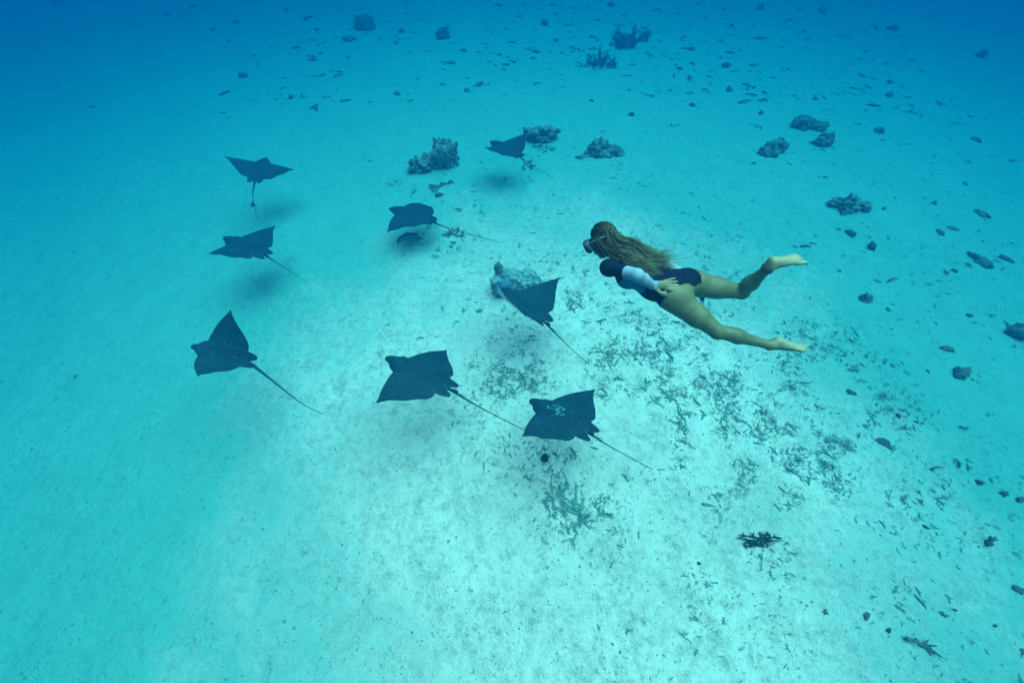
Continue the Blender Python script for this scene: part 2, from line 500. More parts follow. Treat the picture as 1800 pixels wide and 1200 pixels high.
def branch_mesh(seed, size, n=9, up=.8, spread=.5, name="coral_bush", thick=.045, levels=2, sides=5):
    """bush of tapered, forking fingers"""
    rd = random.Random(seed)
    V, Fs = [], []
    def grow(p, d, L, r, lev):
        pts = [p]
        q = p.copy(); dd = d.copy()
        for _ in range(3):
            dd = (dd + Vector((rd.gauss(0, .22), rd.gauss(0, .22), rd.gauss(0, .12)))).normalized()
            q = q + dd * L / 3
            if q.z < r * .4: q.z = r * .4
            pts.append(q.copy())
        tube([tuple(a) for a in pts], [r, r * .88, r * .74, r * .45], sides, V, Fs)
        if lev:
            for _ in range(rd.choice((1, 2, 2, 3))):
                s = pts[rd.choice((1, 2, 2))]
                d2 = (dd + Vector((rd.gauss(0, .7), rd.gauss(0, .7), rd.gauss(.1, .35)))).normalized()
                grow(s.copy(), d2, L * rd.uniform(.45, .7), r * .72, lev - 1)
    for k in range(n):
        a = rd.uniform(0, 2 * math.pi); rr = spread * size * math.sqrt(rd.random()) * .5
        a2 = a + rd.gauss(0, 1.1)
        d = Vector((math.cos(a2) * (1 - up), math.sin(a2) * (1 - up), up * rd.uniform(.5, 1))).normalized()
        if rr > size * .04:
            tube([(0, 0, size * .012), (rr * math.cos(a) * .55, rr * math.sin(a) * .55, size * .03), (rr * math.cos(a), rr * math.sin(a), size * .012)], [size * thick * .8] * 3, sides, V, Fs)
        grow(Vector((rr * math.cos(a), rr * math.sin(a), 0)), d, size * rd.uniform(.35, .6), size * thick * rd.uniform(.7, 1.2), levels)
    return mesh_np(name, np.array([tuple(v) for v in V]), Fs)

def put_rock(name, x, y, dims, seed, mat, label, cat="rock", rz=0., sub=4, sink=.06, group=None, **kw):
    o = link(name, rock_mesh(seed, dims, sub, name=name, **kw), M[mat], None, (x, y, surf(x, y) - sink * dims[2]))
    o.rotation_euler.z = rz
    return tag(o, label, cat, group)

def put_bush(name, x, y, size, seed, mat, label, cat="coral", rz=0., group=None, base=False, **kw):
    o = link(name, branch_mesh(seed, size, name=name, **kw), M[mat], None, (x, y, surf(x, y) - .01))
    o.rotation_euler.z = rz
    if base:
        b = link("base", rock_mesh(seed + 2, (size * .8, size * .7, size * .25), 3, name="base"), M['rock_dark'], o, (0, 0, -.02))
    return tag(o, label, cat, group)

# the blue patched rock behind the middle ray: two lobes and a knob, one coral head
o = put_rock("coral_boulder", -.16, 6.98, (.52, .50, .50), 4, 'rock_pale', "two-lobed pale coral head with a blue patch behind the middle ray", "coral rock", .3, 5, rough=.5, knob=.4)
link("lobe", rock_mesh(9, (.66, .52, .40), 5, name="lobe", rough=.3, knob=.35), M['rock_pale'], o, (.46, -.1, -.02))
link("knob", rock_mesh(14, (.17, .16, .20), 3, name="knob"), M['rock'], o, (-.10, .05, .45))
sp = link("blue_sponge", rock_mesh(21, (.36, .22, .38), 4, name="blue_sponge", rough=.3), M['blue'], o, (-.10, -.20, .06))
sp["label"] = "vivid blue encrusting patch"

o = put_rock("coral_boulder", -2.40, 11.82, (.80, .60, .42), 31, 'rock', "jagged coral head with a tall dark peak beside pale hollow", "coral rock", .2, 5, rough=.55, knob=.4)
pk = link("peak", rock_mesh(36, (.78, .55, .72), 5, name="peak", rough=.5, knob=.42), M['rock'], o, (.55, .05, -.03))
link("ledge", rock_mesh(38, (.42, .3, .22), 4, name="ledge", rough=.5), M['rock'], o, (-.28, -.18, 0))
o = put_rock("coral_boulder", 0.85, 13.55, (1.0, .6, .40), 44, 'rock', "low flat coral rock behind the wing of the distant ray", "coral rock", -.1, 5, rough=.5, knob=.45)
o = put_rock("coral_boulder", 2.48, 12.63, (.72, .5, .42), 52, 'rock', "ragged coral ridge with a low tail, beyond the swimmer's head", "coral rock", .1, 5, rough=.6, knob=.45)
link("ledge", rock_mesh(57, (.48, .36, .30), 4, name="ledge", rough=.6), M['rock'], o, (.52, -.08, -.02))
link("ledge", rock_mesh(59, (.40, .2, .10), 3, name="ledge", rough=.6), M['rock'], o, (-.5, -.22, 0))
o = put_rock("coral_boulder", 7.52, 12.81, (.52, .46, .38), 61, 'rock', "rounded twin coral rock with a pale cleft between its two domes", "coral rock", .4, 5, knob=.4)
link("lobe", rock_mesh(65, (.46, .4, .33), 5, name="lobe", knob=.4), M['rock'], o, (.54, .16, 0))
o = put_rock("coral_boulder", 9.64, 15.22, (.72, .55, .36), 71, 'rock', "long dark coral rock with a lower end, behind the twin domed rock", "coral rock", .2, 5, rough=.55)
link("lobe", rock_mesh(75, (.50, .4, .28), 4, name="lobe"), M['rock'], o, (.5, -.25, 0))
put_rock("coral_boulder", 9.75, 13.95, (.54, .42, .36), 78, 'rock', "single wedge-shaped rock just below the long dark coral rock", "coral rock", .2, 4)
o = put_rock("coral_boulder", 8.42, 9.96, (.70, .5, .30), 82, 'rock', "low ring-shaped coral rock trailing bits, right of the raised foot", "coral rock", .2, 5, rough=.6, knob=.5)
link("ledge", rock_mesh(86, (.34, .24, .16), 3, name="ledge"), M['rock'], o, (.44, -.14, 0))
put_rock("coral_boulder", -8.34, 30.28, (1.05, .9, .8), 91, 'rock_dark', "tall brown rounded coral head far off near the top edge", "coral rock", 0, 4, rough=.3)
put_rock("coral_boulder", -3.48, 26.74, (.75, .6, .45), 94, 'rock_dark', "low dark coral mound far off, between the brown head and the bushes", "coral rock", 0, 4)
put_rock("coral_stub", 7.19, 6.61, (.27, .2, .14), 97, 'rock_dark', "dark coral stub with a short horn alone on the sand beyond the feet", "coral", .3, 4)
st = bpy.data.objects["coral_stub"]
TV, TF = tube([(-.07, 0, .08), (-.09, .01, .17), (-.085, .01, .23)], [.028, .022, .012], 6)
link("horn", mesh_np("horn", TV, TF), M['rock_dark'], st)
o = put_rock("sea_urchin", .5, 3.09, (.12, .12, .10), 99, 'algae', "small dark spiny urchin on the sand below the blotched ray", "urchin", 0, 3, rough=.1)
TV, TF = [], []
for k in range(70):
    a = random.uniform(0, 6.283); e = random.uniform(-.1, 1.5)
    d = np.array([math.cos(a) * math.cos(e), math.sin(a) * math.cos(e), math.sin(e)])
    c = np.array([0, 0, .045]); tube([c + d * .03, c + d * random.uniform(.07, .10)], [.005, .001], 4, TV, TF)
link("spines", mesh_np("spines", TV, TF), M['algae'], o)
# curved ridge under the ray with curled wing tips
TV, TF = tube(catmull([(-.24, -.16, .0), (-.17, .02, .05), (0, .10, .07), (.17, .08, .06), (.25, -.02, .0)], 16), [.015, .02, .025, .03, .032, .03, .028, .034, .036, .032, .03, .034, .038, .034, .03, .024, .014], 8)
AV = np.array([tuple(v) for v in TV]); AV += np.array([[noise.noise(Vector(v) * 14 + Vector((q, 0, 0))) * .035 for q in (0, 9, 18)] for v in AV])
o = link("coral_ridge", mesh_np("coral_ridge", AV, TF), M['rock'], None, (-2.4, 8.62, surf(-2.4, 8.62)))
tag(o, "dark curved coral ridge in the shade under the curled-wing ray", "coral")
put_rock("red_coral", 25.54, 27.88, (.45, .4, .38), 103, 'red', "isolated reddish coral lump far out near the upper right corner", "coral", 0, 3)
put_rock("red_coral", -38.38, 46.63, (1.0, .8, .7), 106, 'red', "isolated reddish coral lump far out near the upper left corner", "coral", 0, 3)
put_rock("coral_boulder", 9.81, 5.79, (.36, .32, .26), 110, 'rock_dark', "dark round coral lump cut by the right edge, level with the lower foot", "coral rock", 0, 4)
o = put_rock("coral_boulder", 7.97, 4.76, (.30, .22, .14), 113, 'rock_dark', "dark shelf-like coral piece with a stalk, below the dark lump at the right edge", "coral rock", .5, 4)
link("stalk", branch_mesh(5, .16, 2, .2, .3, "stalk", .1, 1), M['rock_dark'], o, (.1, -.1, 0))

put_bush("coral_bush", 5.40, 24.84, 1.2, 201, 'rock_dark', "tall dark branching coral bush far off at the top", n=26, up=.85, spread=.8, base=True)
put_bush("coral_bush", 6.40, 26.00, .75, 203, 'rock_dark', "small branching coral bush right beside the tall dark bush", n=16, up=.85, spread=1.0, base=True)
put_bush("coral_bush", 3.73, 21.65, .75, 205, 'rock_dark', "wide low branching coral bush in front of the tall dark bush", n=26, up=.7, spread=1.6, base=True)
put_bush("coral_bush", 3.05, 21.25, .26, 207, 'rock_dark', "tiny coral sprig left of the wide low coral bush", n=8, up=.6, spread=1)
put_bush("coral_bush", 4.29, 21.01, .26, 208, 'rock_dark', "tiny coral sprig right of the wide low coral bush", n=8, up=.6, spread=1)
put_bush("algae_clump", 3.36, 1.92, .24, 211, 'algae', "thick black-green algae clump lying on bright sand in the foreground", "algae", n=34, up=.35, spread=1.3, thick=.06)
st = bpy.data.objects["algae_clump"]
st.scale = (1.25, .42, .6)
link("frond", branch_mesh(213, .24, 12, .15, 1.0, "frond", .04, 2), M['algae'], st, (.20, .02, 0))
put_bush("algae_clump", 3.1, 1.70, .18, 215, 'algae', "small algae scrap just below the thick black-green algae clump", "algae", n=5, up=.1, spread=1.2, thick=.05)
put_bush("coral_sprig", 6.56, 1.92, .20, 221, 'rock_dark', "upright dark coral sprig among crumbs near the lower right edge", n=4, up=.9, spread=.3, thick=.13, levels=1)
put_bush("coral_sprig", 5.24, 1.05, .24, 223, 'rock_dark', "dark coral stick pointing down slope in the lower right corner area", rz=-1.0, n=2, up=.12, spread=.2, thick=.10, levels=1)
put_bush("coral_sprig", 4.88, .78, .30, 225, 'rock_dark', "long hooked coral stick below the shorter stick in the lower right corner area", rz=-.9, n=3, up=.1, spread=.5, thick=.075, levels=1)
put_bush("coral_tuft", -6.74, 10.37, .17, 231, 'algae', "dark coral tuft showing behind the tail of the ray swimming away", n=10, up=.6)
TUFTS = [(-2.78, 21.86, .40, "thin grey coral tuft far off left of the coral bushes"), (-1.87, 10.82, .36, "flat dark twiggy patch just below the jagged coral head"),
  (.43, 12.07, .30, "little twig tuft beside the tail root of the distant ray"), (-1.34, 8.79, .32, "dark twig clump beside the tail of the curled-wing ray"),
  (-3.09, 11.05, .20, "faint tiny twig tuft left of the jagged coral head"), (.90, 12.9, .38, "sparse twig patch under the low flat coral rock"),
  (4.59, 3.04, .30, "spidery dark coral tuft right of the rubble field"), (4.44, 2.24, .26, "matted coral tuft with a long stem below the spidery tuft"),
  (6.15, 2.54, .24, "curled teal twig tuft in the smoother sand near the right side"), (5.93, 3.99, .26, "thin bent twig tuft below the lower foot"),
  (.86, 2.07, .34, "largest antler-shaped coral piece, lowest of the rubble below the urchin"), (.85, 2.43, .38, "wide tangle of coral antlers just below the urchin"),
  (1.28, 2.26, .18, "stubby Y-shaped coral piece right of the antler pieces"), (2.3, 4.23, .38, "long spiky coral branch in the middle of the rubble field"),
  (2.19, 2.75, .24, "short coral branch on bright sand below the blotched ray's tail tip")]
for k, (x, y, s, lab) in enumerate(TUFTS):
    put_bush("coral_tuft", x, y, s, 300 + k, 'twig' if y < 6 else 'rock_dark', lab, n=7 if y < 6 else 12, up=.12, spread=1.1, thick=.05, rz=k)
for k, (x, y, s, lab) in enumerate([(5.02, 8.47, .34, "single straight twig on the sand under the raised foot"), (4.10, 2.51, .24, "single twig lying across the sand right of the rubble field"),
                                    (2.73, 2.42, .26, "single twig slanting across bright sand left of the black-green algae")]):
    put_bush("coral_twig", x, y, s, 340 + k, 'twig', lab, n=2, up=.04, spread=.2, thick=.06, levels=1, rz=k * 2.1)

# small lumps scattered over the sand, one object each; alike ones share mesh data
LUMP_MESH = [rock_mesh(400 + k, (1, .8, .9), 3, rough=.75, knob=.6, name="coral_lump") for k in range(5)]
LUMP_MESH += [branch_mesh(420 + k, .85, 11, .35, 1.0, "coral_lump", .085, 1, 4) for k in range(6)]
for k, me in enumerate(LUMP_MESH):
    me.materials.append(M['rock_dark' if k % 3 else 'rock'])
LUMPS=[(-12.548,23.185,0.4,0.32),(-11.285,23.001,0.211,0.185),(-8.863,21.872,0.352,0.151),(-8.791,19.07,0.272,0.227),(-7.098,18.595,0.397,0.132),(-4.378,18.361,0.347,0.152),(-1.215,18.647,0.586,0.325),(-1.639,17.87,0.273,0.168),(-0.224,17.206,0.326,0.224),(2.792,16.69,0.199,0.1),(3.003,15.876,0.154,0.096),(3.968,15.556,0.19,0.152),(5.175,14.63,0.401,0.219),(-15.465,37.45,0.312,0.273),(-13.813,36.265,0.531,0.304),(-17.905,34.934,0.408,0.334),(-16.885,32.335,0.418,0.279),(-13.927,34.281,0.29,0.254),(-13.117,34.312,0.507,0.217),(-12.146,34.019,0.287,0.252),(-11.324,30.874,0.397,0.199),(-10.08,27.674,0.666,0.242),(-8.576,27.762,0.725,0.362),(-9.131,30.725,0.591,0.394),(-6.034,29.061,0.375,0.25),(-5.838,32.862,0.276,0.242),(-3.743,28.876,0.557,0.247),(-7.76,26.019,0.229,0.172),(-11.36,27.309,0.391,0.18),(-12.886,28.166,0.402,0.216),(-9.648,25.878,0.258,0.144),(-0.952,31.152,0.263,0.295),(0,29.667,0.378,0.22),(1.801,29.17,0.373,0.528),(2.651,32.472,0.612,0.306),(6.233,34.77,0.432,0.36),(3.062,26.409,0.343,0.2),(2.192,25.843,0.281,0.141),(0.777,24.308,0.375,0.188),(1.13,23.724,0.421,0.158),(7.646,23.467,0.313,0.183),(16.369,36.139,0.527,0.602),(14.074,35.637,0.668,0.371),(12.567,30.538,0.326,0.26),(9.844,29.877,0.223,0.191),(21.026,37.012,0.85,0.464),(19.698,33.048,0.457,0.281),(18.8,30.104,0.456,0.293),(23.534,32.914,0.635,0.459),(29.715,33.521,0.434,0.289),(9.341,21.944,0.373,0.298),(7.671,23.561,0.393,0.183),(8.522,24.52,0.379,0.243),(12.4,22.684,0.335,0.412),(8.327,18.614,0.306,0.219),(9.152,19.178,0.359,0.336),(9.568,19.294,0.203,0.135),(9.995,19.323,0.226,0.181),(8.678,16.309,0.258,0.179),(7.97,15.182,0.378,0.264),(8.167,14.998,0.187,0.112),(9.687,13.987,0.483,0.286),(7.166,11.452,0.28,0.155),(6.585,10.965,0.182,0.076),(6.47,12.163,0.177,0.145),(6.854,12.151,0.161,0.081),(8.588,12.627,0.15,0.083),(15.447,19.735,0.351,0.257),(16.106,21.957,0.253,0.177),(16.676,21.699,0.327,0.151),(12.011,15.995,0.297,0.159),(12.525,15.477,0.485,0.155),(11.812,17.848,0.235,0.15),(11.587,18.301,0.24,0.152),(12.776,19.103,0.384,0.226),(16.335,15.738,0.341,0.201),(8.845,9.934,0.287,0.172),(9.179,10.253,0.176,0.103),(10.042,10.633,0.393,0.136),(9.846,10.042,0.32,0.175),(9.496,10.068,0.145,0.102),(12.427,12.395,0.268,0.168),(11.327,10.692,0.183,0.138),(14.481,13.676,0.235,0.145),(13.156,11.978,0.165,0.099),(12.781,13.066,0.417,0.122),(10.38,9.119,0.304,0.125),(8.549,9.149,0.164,0.096),(8.027,8.906,0.243,0.135),(8.369,8.797,0.188,0.08),(12.406,10.32,0.361,0.151),(10.99,9.482,0.285,0.114),(6.444,16.902,0.203,0.163),(6.488,16.554,0.24,0.12),(3.937,13.783,0.21,0.105),(8.3,8.422,0.249,0.184),(7.857,9.071,0.109,0.068),(6.759,8.826,0.08,0.054),(7.718,6.525,0.092,0.069),(7.55,6.356,0.114,0.057),(7.949,6.224,0.068,0.057),(7.265,5.784,0.087,0.066),(7.671,6.034,0.156,0.056),(7.051,7.495,0.123,0.074),(7.334,7.499,0.099,0.074),(5.866,4.372,0.167,0.098),(8.014,5.494,0.139,0.086),(8.111,5.334,0.212,0.138),(9.151,5.803,0.177,0.088),(9.067,5.463,0.129,0.065),(9.17,5.668,0.153,0.066),(7.926,4.598,0.16,0.08),(7.42,4.824,0.102,0.051),(8.234,4.87,0.184,0.082),(8.5,5.048,0.125,0.062),(8.398,4.335,0.108,0.078),(6.447,3.93,0.085,0.057),(6.559,3.876,0.132,0.057),(6.664,3.812,0.084,0.056),(9.592,6.273,0.137,0.092),(9.207,6.277,0.137,0.091),(10.473,9.098,0.277,0.111),(10.995,9.467,0.313,0.1),(12.432,10.289,0.361,0.12),(12.188,8.964,0.334,0.125),(10.711,8.11,0.521,0.104),(11.188,8.121,0.209,0.079),(11.535,8.301,0.292,0.106),(9.535,7.596,0.162,0.1),(9.797,7.661,0.126,0.075),(10.268,7.897,0.179,0.077),(5.936,3.427,0.254,0.064),(6.559,3.041,0.105,0.053),(7.062,2.79,0.12,0.069),(7.31,2.742,0.222,0.102),(7.32,2.618,0.135,0.059),(6.526,2.452,0.083,0.066),(7.5,2.529,0.117,0.067),(6.255,1.896,0.086,0.07),(6.376,1.974,0.095,0.047),(6.758,1.969,0.087,0.055),(6.432,1.892,0.078,0.047),(5.812,2.111,0.08,0.048),(3.885,1.673,0.068,0.061),(6.538,1.332,0.147,0.133),(6.337,1.353,0.074,0.059),(5.518,1.071,0.128,0.05),(6.224,1.009,0.17,0.085),(5.921,0.93,0.084,0.056),(5.906,0.782,0.083,0.076),(4.601,0.876,0.076,0.069),(3.918,1.079,0.078,0.064),(4.406,1.026,0.099,0.071),(4.787,0.557,0.06,0.047),(6.082,0.651,0.081,0.054),(5.881,0.406,0.092,0.066),(2.297,0.649,0.068,0.054),(2.483,1.631,0.053,0.045),(-22.521,40.976,0.722,0.425),(-24.128,41.686,0.519,0.346),(-25.516,41.113,0.429,0.343),(-25.157,39.479,0.58,0.332),(-18.104,32.76,0.388,0.247),(-19.038,33.813,0.326,0.218),(-19.996,34.438,0.258,0.184),(-16.572,30.737,0.268,0.167),(-17.716,27.138,0.365,0.213),(-13.421,26.611,0.237,0.148),(-11.659,21.464,0.15,0.125),(-8.039,4.891,0.084,0.063),(-6.397,2.213,0.066,0.049),(-3.451,10.244,0.175,0.116),(-1.872,10.381,0.205,0.146),(-0.297,10.607,0.133,0.119),(-1.469,6.065,0.078,0.056),(1.395,6.174,0.335,0.134)]
LANDMARKS = [(643, 42, "the tall brown coral boulder"), (780, 62, "the low dark coral mound"), (1098, 72, "the tall dark coral bush"), (1053, 107, "the wide low coral bush"),
  (765, 279, "the jagged coral boulder"), (948, 238, "the low flat coral rock"), (1062, 263, "the ragged coral ridge"), (1360, 260, "the twin domed rock"), (1420, 218, "the long dark coral rock"),
  (1490, 357, "the ring-shaped coral rock"), (1722, 95, "the upper right reddish lump"), (103, 4, "the upper left reddish lump"), (1520, 521, "the horned coral stub"), (1787, 580, "the dark edge lump"),
  (1687, 653, "the shelf-like coral piece"), (1734, 943, "the upright coral sprig"), (1618, 1118, "the hooked coral stick"), (1345, 943, "the black-green algae clump"), (958, 803, "the small dark urchin"),
  (458, 296, "the ray swimming straight away"), (1385, 458, "the swimmer's raised foot"), (1390, 608, "the swimmer's lower foot"), (390, 610, "the steeply winged ray")]
ORD = ["closest", "second closest", "third closest", "fourth closest", "fifth closest", "sixth closest", "seventh closest", "eighth closest", "ninth closest", "tenth closest", "eleventh closest", "twelfth closest"]
SIDE = {(1, 0): "to the right of", (-1, 0): "to the left of", (0, 1): "below", (0, -1): "above"}
def seen_at(x, y):
    d = Vector((x, y, surf(x, y) - 6.5)); c, s = math.cos(R(50)), math.sin(R(50))
    z = d.y * c - d.z * s
    return 900 + 800 * d.x / z, 600 - 800 * (d.y * s + d.z * c) / z
def side(dx, dy): return ((1 if dx > 0 else -1), 0) if abs(dx) > abs(dy) else (0, (1 if dy > 0 else -1))
SP = [seen_at(x, y) for x, y, w, h in LUMPS]
for k, (x, y, w, h) in enumerate(LUMPS):
    me = LUMP_MESH[(k * 5 + (k // 7)) % len(LUMP_MESH)]
    o = link("coral_lump", me, None, None, (x, y, surf(x, y) - .02))
    hh = max(.3 * w, min(h * 1.0, w * 1.1))
    o.scale = (w * .95, w * .75, hh * .75)
    o.rotation_euler.z = k * 1.7
    px, py = SP[k]
    best = None
    for lx, ly, name in LANDMARKS:
        s_ = side(px - lx, py - ly); D = math.hypot(px - lx, py - ly)
        rank = sum(1 for qx, qy in SP if side(qx - lx, qy - ly) == s_ and math.hypot(qx - lx, qy - ly) < D)
        if best is None or (rank, D) < best[0]: best = ((rank, D), name, s_)
    rank = min(best[0][0], 11)
    tag(o, "%s small dark coral lump %s %s" % (ORD[rank], SIDE[best[2]], best[1]), "coral", "small coral lumps scattered on the sand")

# rubble of broken coral fingers: too many to count
CLUSTERS=[(0,5.613,0.538,0.485,60),(-0.204,4.929,0.51,0.441,110),(0.299,4.674,0.399,0.339,80),(1.234,6.243,0.393,0.372,50),(1.687,5.423,0.633,0.551,60),(2.348,5.016,0.715,0.602,130),(3.105,6.041,0.665,0.633,100),(3.768,5.619,0.754,0.687,100),(2.694,4.285,0.674,0.533,140),(3.511,4.417,0.78,0.632,150),(4.409,4.958,0.615,0.534,70),(1.983,4.643,0.397,0.328,50),(2.71,3.537,0.542,0.403,50),(3.434,3.539,0.633,0.472,90),(3.692,2.968,0.429,0.308,70),(4.428,3.265,0.531,0.397,110),(4.51,2.458,0.492,0.338,80),(4.042,2.536,0.247,0.173,26),(0.924,2.743,0.252,0.181,30),(0.822,2.527,0.329,0.23,50),(1.399,3.158,0.262,0.195,36),(0.725,3.547,0.453,0.347,36),(0,3.748,0.368,0.291,40),(5.315,3.198,0.443,0.334,40),(4.337,4.218,0.771,0.622,100),(5.665,4.981,0.618,0.514,50),(5.244,4.027,0.667,0.532,80),(2.444,7.406,0.733,0.773,60),(1.322,8.619,1.322,1.441,80),(2.62,10.273,1.31,1.474,110),(0.559,9.536,1.397,1.59,70),(-1.287,8.194,0.772,0.805,60),(4.863,7.369,0.973,0.919,60),(2.016,2.293,0.806,0.531,30),(3.106,1.911,0.777,0.49,36),(5.275,2.308,0.649,0.439,40),(6.809,4.257,0.778,0.599,30),(6.783,4.97,0.822,0.664,30),(6.693,3.222,0.714,0.516,36),(-1.874,8.834,0.803,0.87,40),(-0.749,10.797,0.898,1.122,24),(1.53,11.148,0.918,1.114,36),(5.568,6.068,0.891,0.775,60),(9.496,7.193,1.096,1.061,50),(11.469,9.121,1.119,1.432,50),(11.133,11.468,1.431,2.004,44),(10.68,17.856,2.563,4.459,50),(16.606,18.171,2.657,4.709,40),(0,22.808,5.084,9.02,70),(-9.485,29.337,6.323,12.735,60),(12.435,28.846,6.217,12.596,60),(2.244,1.554,0.898,0.545,30),(3.614,1.225,0.867,0.507,30),(5.418,1.225,0.722,0.428,36)]
TW = []
for k in range(7):
    tv, tf = [], []
    rd = random.Random(900 + k)
    L = 1.0
    bend = rd.uniform(-.25, .25)
    main = [(-.5, 0, .05), (-.15, bend * .6, .10), (.2, bend, .09), (.5, bend * .5, .02)]
    tube(main, [.075, .085, .07, .035], 4, tv, tf)
    if k % 3 != 2:
        sg = rd.choice((-1, 1))
        tube([main[1], (.02, main[1][1] + sg * .2, .12), (.1, main[1][1] + sg * .38, .08)], [.06, .055, .03], 4, tv, tf)
    if k % 3 == 0:
        sg = rd.choice((-1, 1))
        tube([main[2], (.3, main[2][1] + sg * .18, .12), (.42, main[2][1] + sg * .3, .05)], [.05, .045, .025], 4, tv, tf)
    TW.append((np.array([tuple(v) for v in tv]), tf))

def scatter(name, label, spots, mat):
    VV, FF, base = [], [], 0
    for (x, y, z, s, a, k, tilt) in spots:
        tv, tf = TW[k]
        ca, sa = math.cos(a), math.sin(a)
        P = tv * s
        P = np.stack([P[:, 0] * ca - P[:, 1] * sa + x, P[:, 0] * sa + P[:, 1] * ca + y, P[:, 2] + P[:, 0] * tilt / max(s, .01) * s * .3 + z], -1)
        VV.append(P); FF += [tuple(i + base for i in f) for f in tf]; base += len(P)
    me = mesh_np(name, np.concatenate(VV), FF)
    o = link(name, me, M[mat])
    return tag(o, label, kind="stuff")

spots = []
for (x, y, rx, ry, n) in CLUSTERS:
    far = y > 9.5
    for _ in range(int(n * 7.5)):
        px, py = rng.normal(x, rx * .95), rng.normal(y, max(ry, .1) * 1.25)
        if not far and vnoise(np.float64(px * 1.7), np.float64(py * 1.7)) + .8 * vnoise(np.float64(px * 4.7), np.float64(py * 4.7)) < rng.normal(.02, .16): continue
        if far and rng.random() < .45: continue
        s = float(rng.gamma(2.2, .0195)) * (1.0 if not far else 1.2) + .015
        if py > 17: s *= 2.4
        spots.append((px, py, surf(px, py) + rng.uniform(-.022, .010), min(s, .5), rng.uniform(0, 6.28), int(rng.integers(0, 7)), rng.normal(0, .25)))
scatter("coral_rubble", "dead coral fingers strewn in patches over the bright sand", spots, 'twig')
spots = []
for _ in range(13000):
    px, py = rng.normal(2.2, 4.5), rng.normal(5, 4.2)
    if py < -4: continue
    spots.append((px, py, surf(px, py) + rng.uniform(-.008, .008), float(rng.uniform(.012, .045)), rng.uniform(0, 6.28), int(rng.integers(0, 7)), rng.normal(0, .3)))
scatter("shell_debris", "tiny crumbs of shell and coral all over the sand", spots, 'twig')

spots = []
for _ in range(800):
    px, py = rng.uniform(-14, 26), rng.uniform(17, 38)
    if px > 26 - (38 - py) * .4: continue
    if vnoise(np.float64(px * .35), np.float64(py * .35)) < rng.normal(.0, .2): continue
    spots.append((px, py, surf(px, py) + rng.uniform(-.02, .03), float(rng.gamma(2.5, .065)) + .06, rng.uniform(0, 6.28), int(rng.integers(0, 7)), rng.normal(0, .5)))
for _ in range(330):
    px = rng.uniform(6, 17); py = rng.uniform(2.5, 15)
    if vnoise(np.float64(px * .6), np.float64(py * .6)) < rng.normal(.05, .18): continue
    spots.append((px, py, surf(px, py) + rng.uniform(-.03, .02), float(rng.gamma(2.2, .04)) + .03, rng.uniform(0, 6.28), int(rng.integers(0, 7)), rng.normal(0, .3)))
scatter("coral_debris", "dark broken coral bits dotting the deeper sand far off and along one side", spots, 'rock_dark')

# specks drifting in the water
SV, SF = [], []
for _ in range(170):
    z = rng.uniform(.25, 5.6)
    t = (6.5 - z)
    x = rng.uniform(-1.3, 1.3) * (t + 1.0); y = rng.uniform(-.25, 1.9) * t + .4
    if t < .9: continue
    r = rng.uniform(.0010, .0024); b0 = len(SV)
    SV += [(x + r, y, z), (x - r, y, z), (x, y + r, z), (x, y - r, z), (x, y, z + r), (x, y, z - r)]
    SF += [tuple(b0 + i for i in f) for f in ((0, 2, 4), (2, 1, 4), (1, 3, 4), (3, 0, 4), (2, 0, 5), (1, 2, 5), (3, 1, 5), (0, 3, 5))]
sp_o = link("drifting_dust", mesh_np("drifting_dust", SV, SF), plain("dust", (.30, .32, .28), .9, .1))
tag(sp_o, "fine pale specks drifting in the water", kind="stuff")

# ------------------------------------------------------------------ the swimmer
ORG = np.array([1.248, 2.4768, 4.1791])
J = {k: np.array(v) for k, v in {'pelvis': (0.0, 0.0, 0.0), 'waist': (-0.151, 0.03, 0.039), 'chest': (-0.327, 0.076, 0.09), 'neck': (-0.456, 0.148, 0.124), 'head': (-0.576, 0.264, 0.221), 'lsh': (-0.555, 0.031, 0.156), 'rsh': (-0.315, 0.275, 0.074), 'lel': (-0.399, -0.152, 0.251), 'lwr': (-0.239, -0.074, 0.082), 'lkn': (-0.148, -0.101, 0.098), 'rel': (-0.046, 0.244, -0.004), 'rwr': (0.161, 0.154, -0.106), 'lhip': (-0.081, -0.104, -0.009), 'lknee': (0.244, -0.292, -0.167), 'lank': (0.66, -0.331, -0.278), 'lheel': (0.716, -0.319, -0.254), 'lball': (0.855, -0.386, -0.285), 'ltoe': (0.933, -0.379, -0.279), 'rhip': (0.073, 0.066, -0.023), 'rknee': (0.493, 0.028, -0.081), 'rank': (0.519, -0.077, 0.262), 'rheel': (0.527, -0.07, 0.294), 'rball': (0.692, -0.04, 0.293), 'rtoe': (0.769, -0.019, 0.284), 'mask': (-0.64, 0.314, 0.113), 'crown': (-0.604, 0.326, 0.3), 'chin': (-0.618, 0.201, 0.143), 'h1': (-0.502, 0.193, 0.292), 'h2': (-0.395, 0.126, 0.262), 'hA': (-0.264, 0.103, 0.204), 'hA2': (-0.155, 0.099, 0.174), 'hB': (-0.393, 0.025, 0.216), 'hB2': (-0.279, -0.002, 0.181), 'f1': (-0.066, -0.074, 0.134), 'f2': (-0.058, -0.091, 0.119), 'f3': (-0.066, -0.108, 0.105), 'f4': (-0.072, -0.122, 0.08), 'th1': (-0.223, -0.116, 0.072), 'thumb': (-0.158, -0.136, 0.069), 'rf': (0.27, 0.027, -0.199)}.items()}
def unit(v): return v / np.linalg.norm(v)
AX = unit(J['neck'])
LT = J['lsh'] - J['rsh']; LT = unit(LT - AX * (LT @ AX))
BK = np.cross(AX, LT)
FD = unit(J['mask'] - J['head'])
HU = J['crown'] - J['head']; HU = unit(HU - FD * (HU @ FD))
HL = np.cross(HU, FD)                      # her left
PR = []                                    # primitives: (function, centre, reach, blend, group)
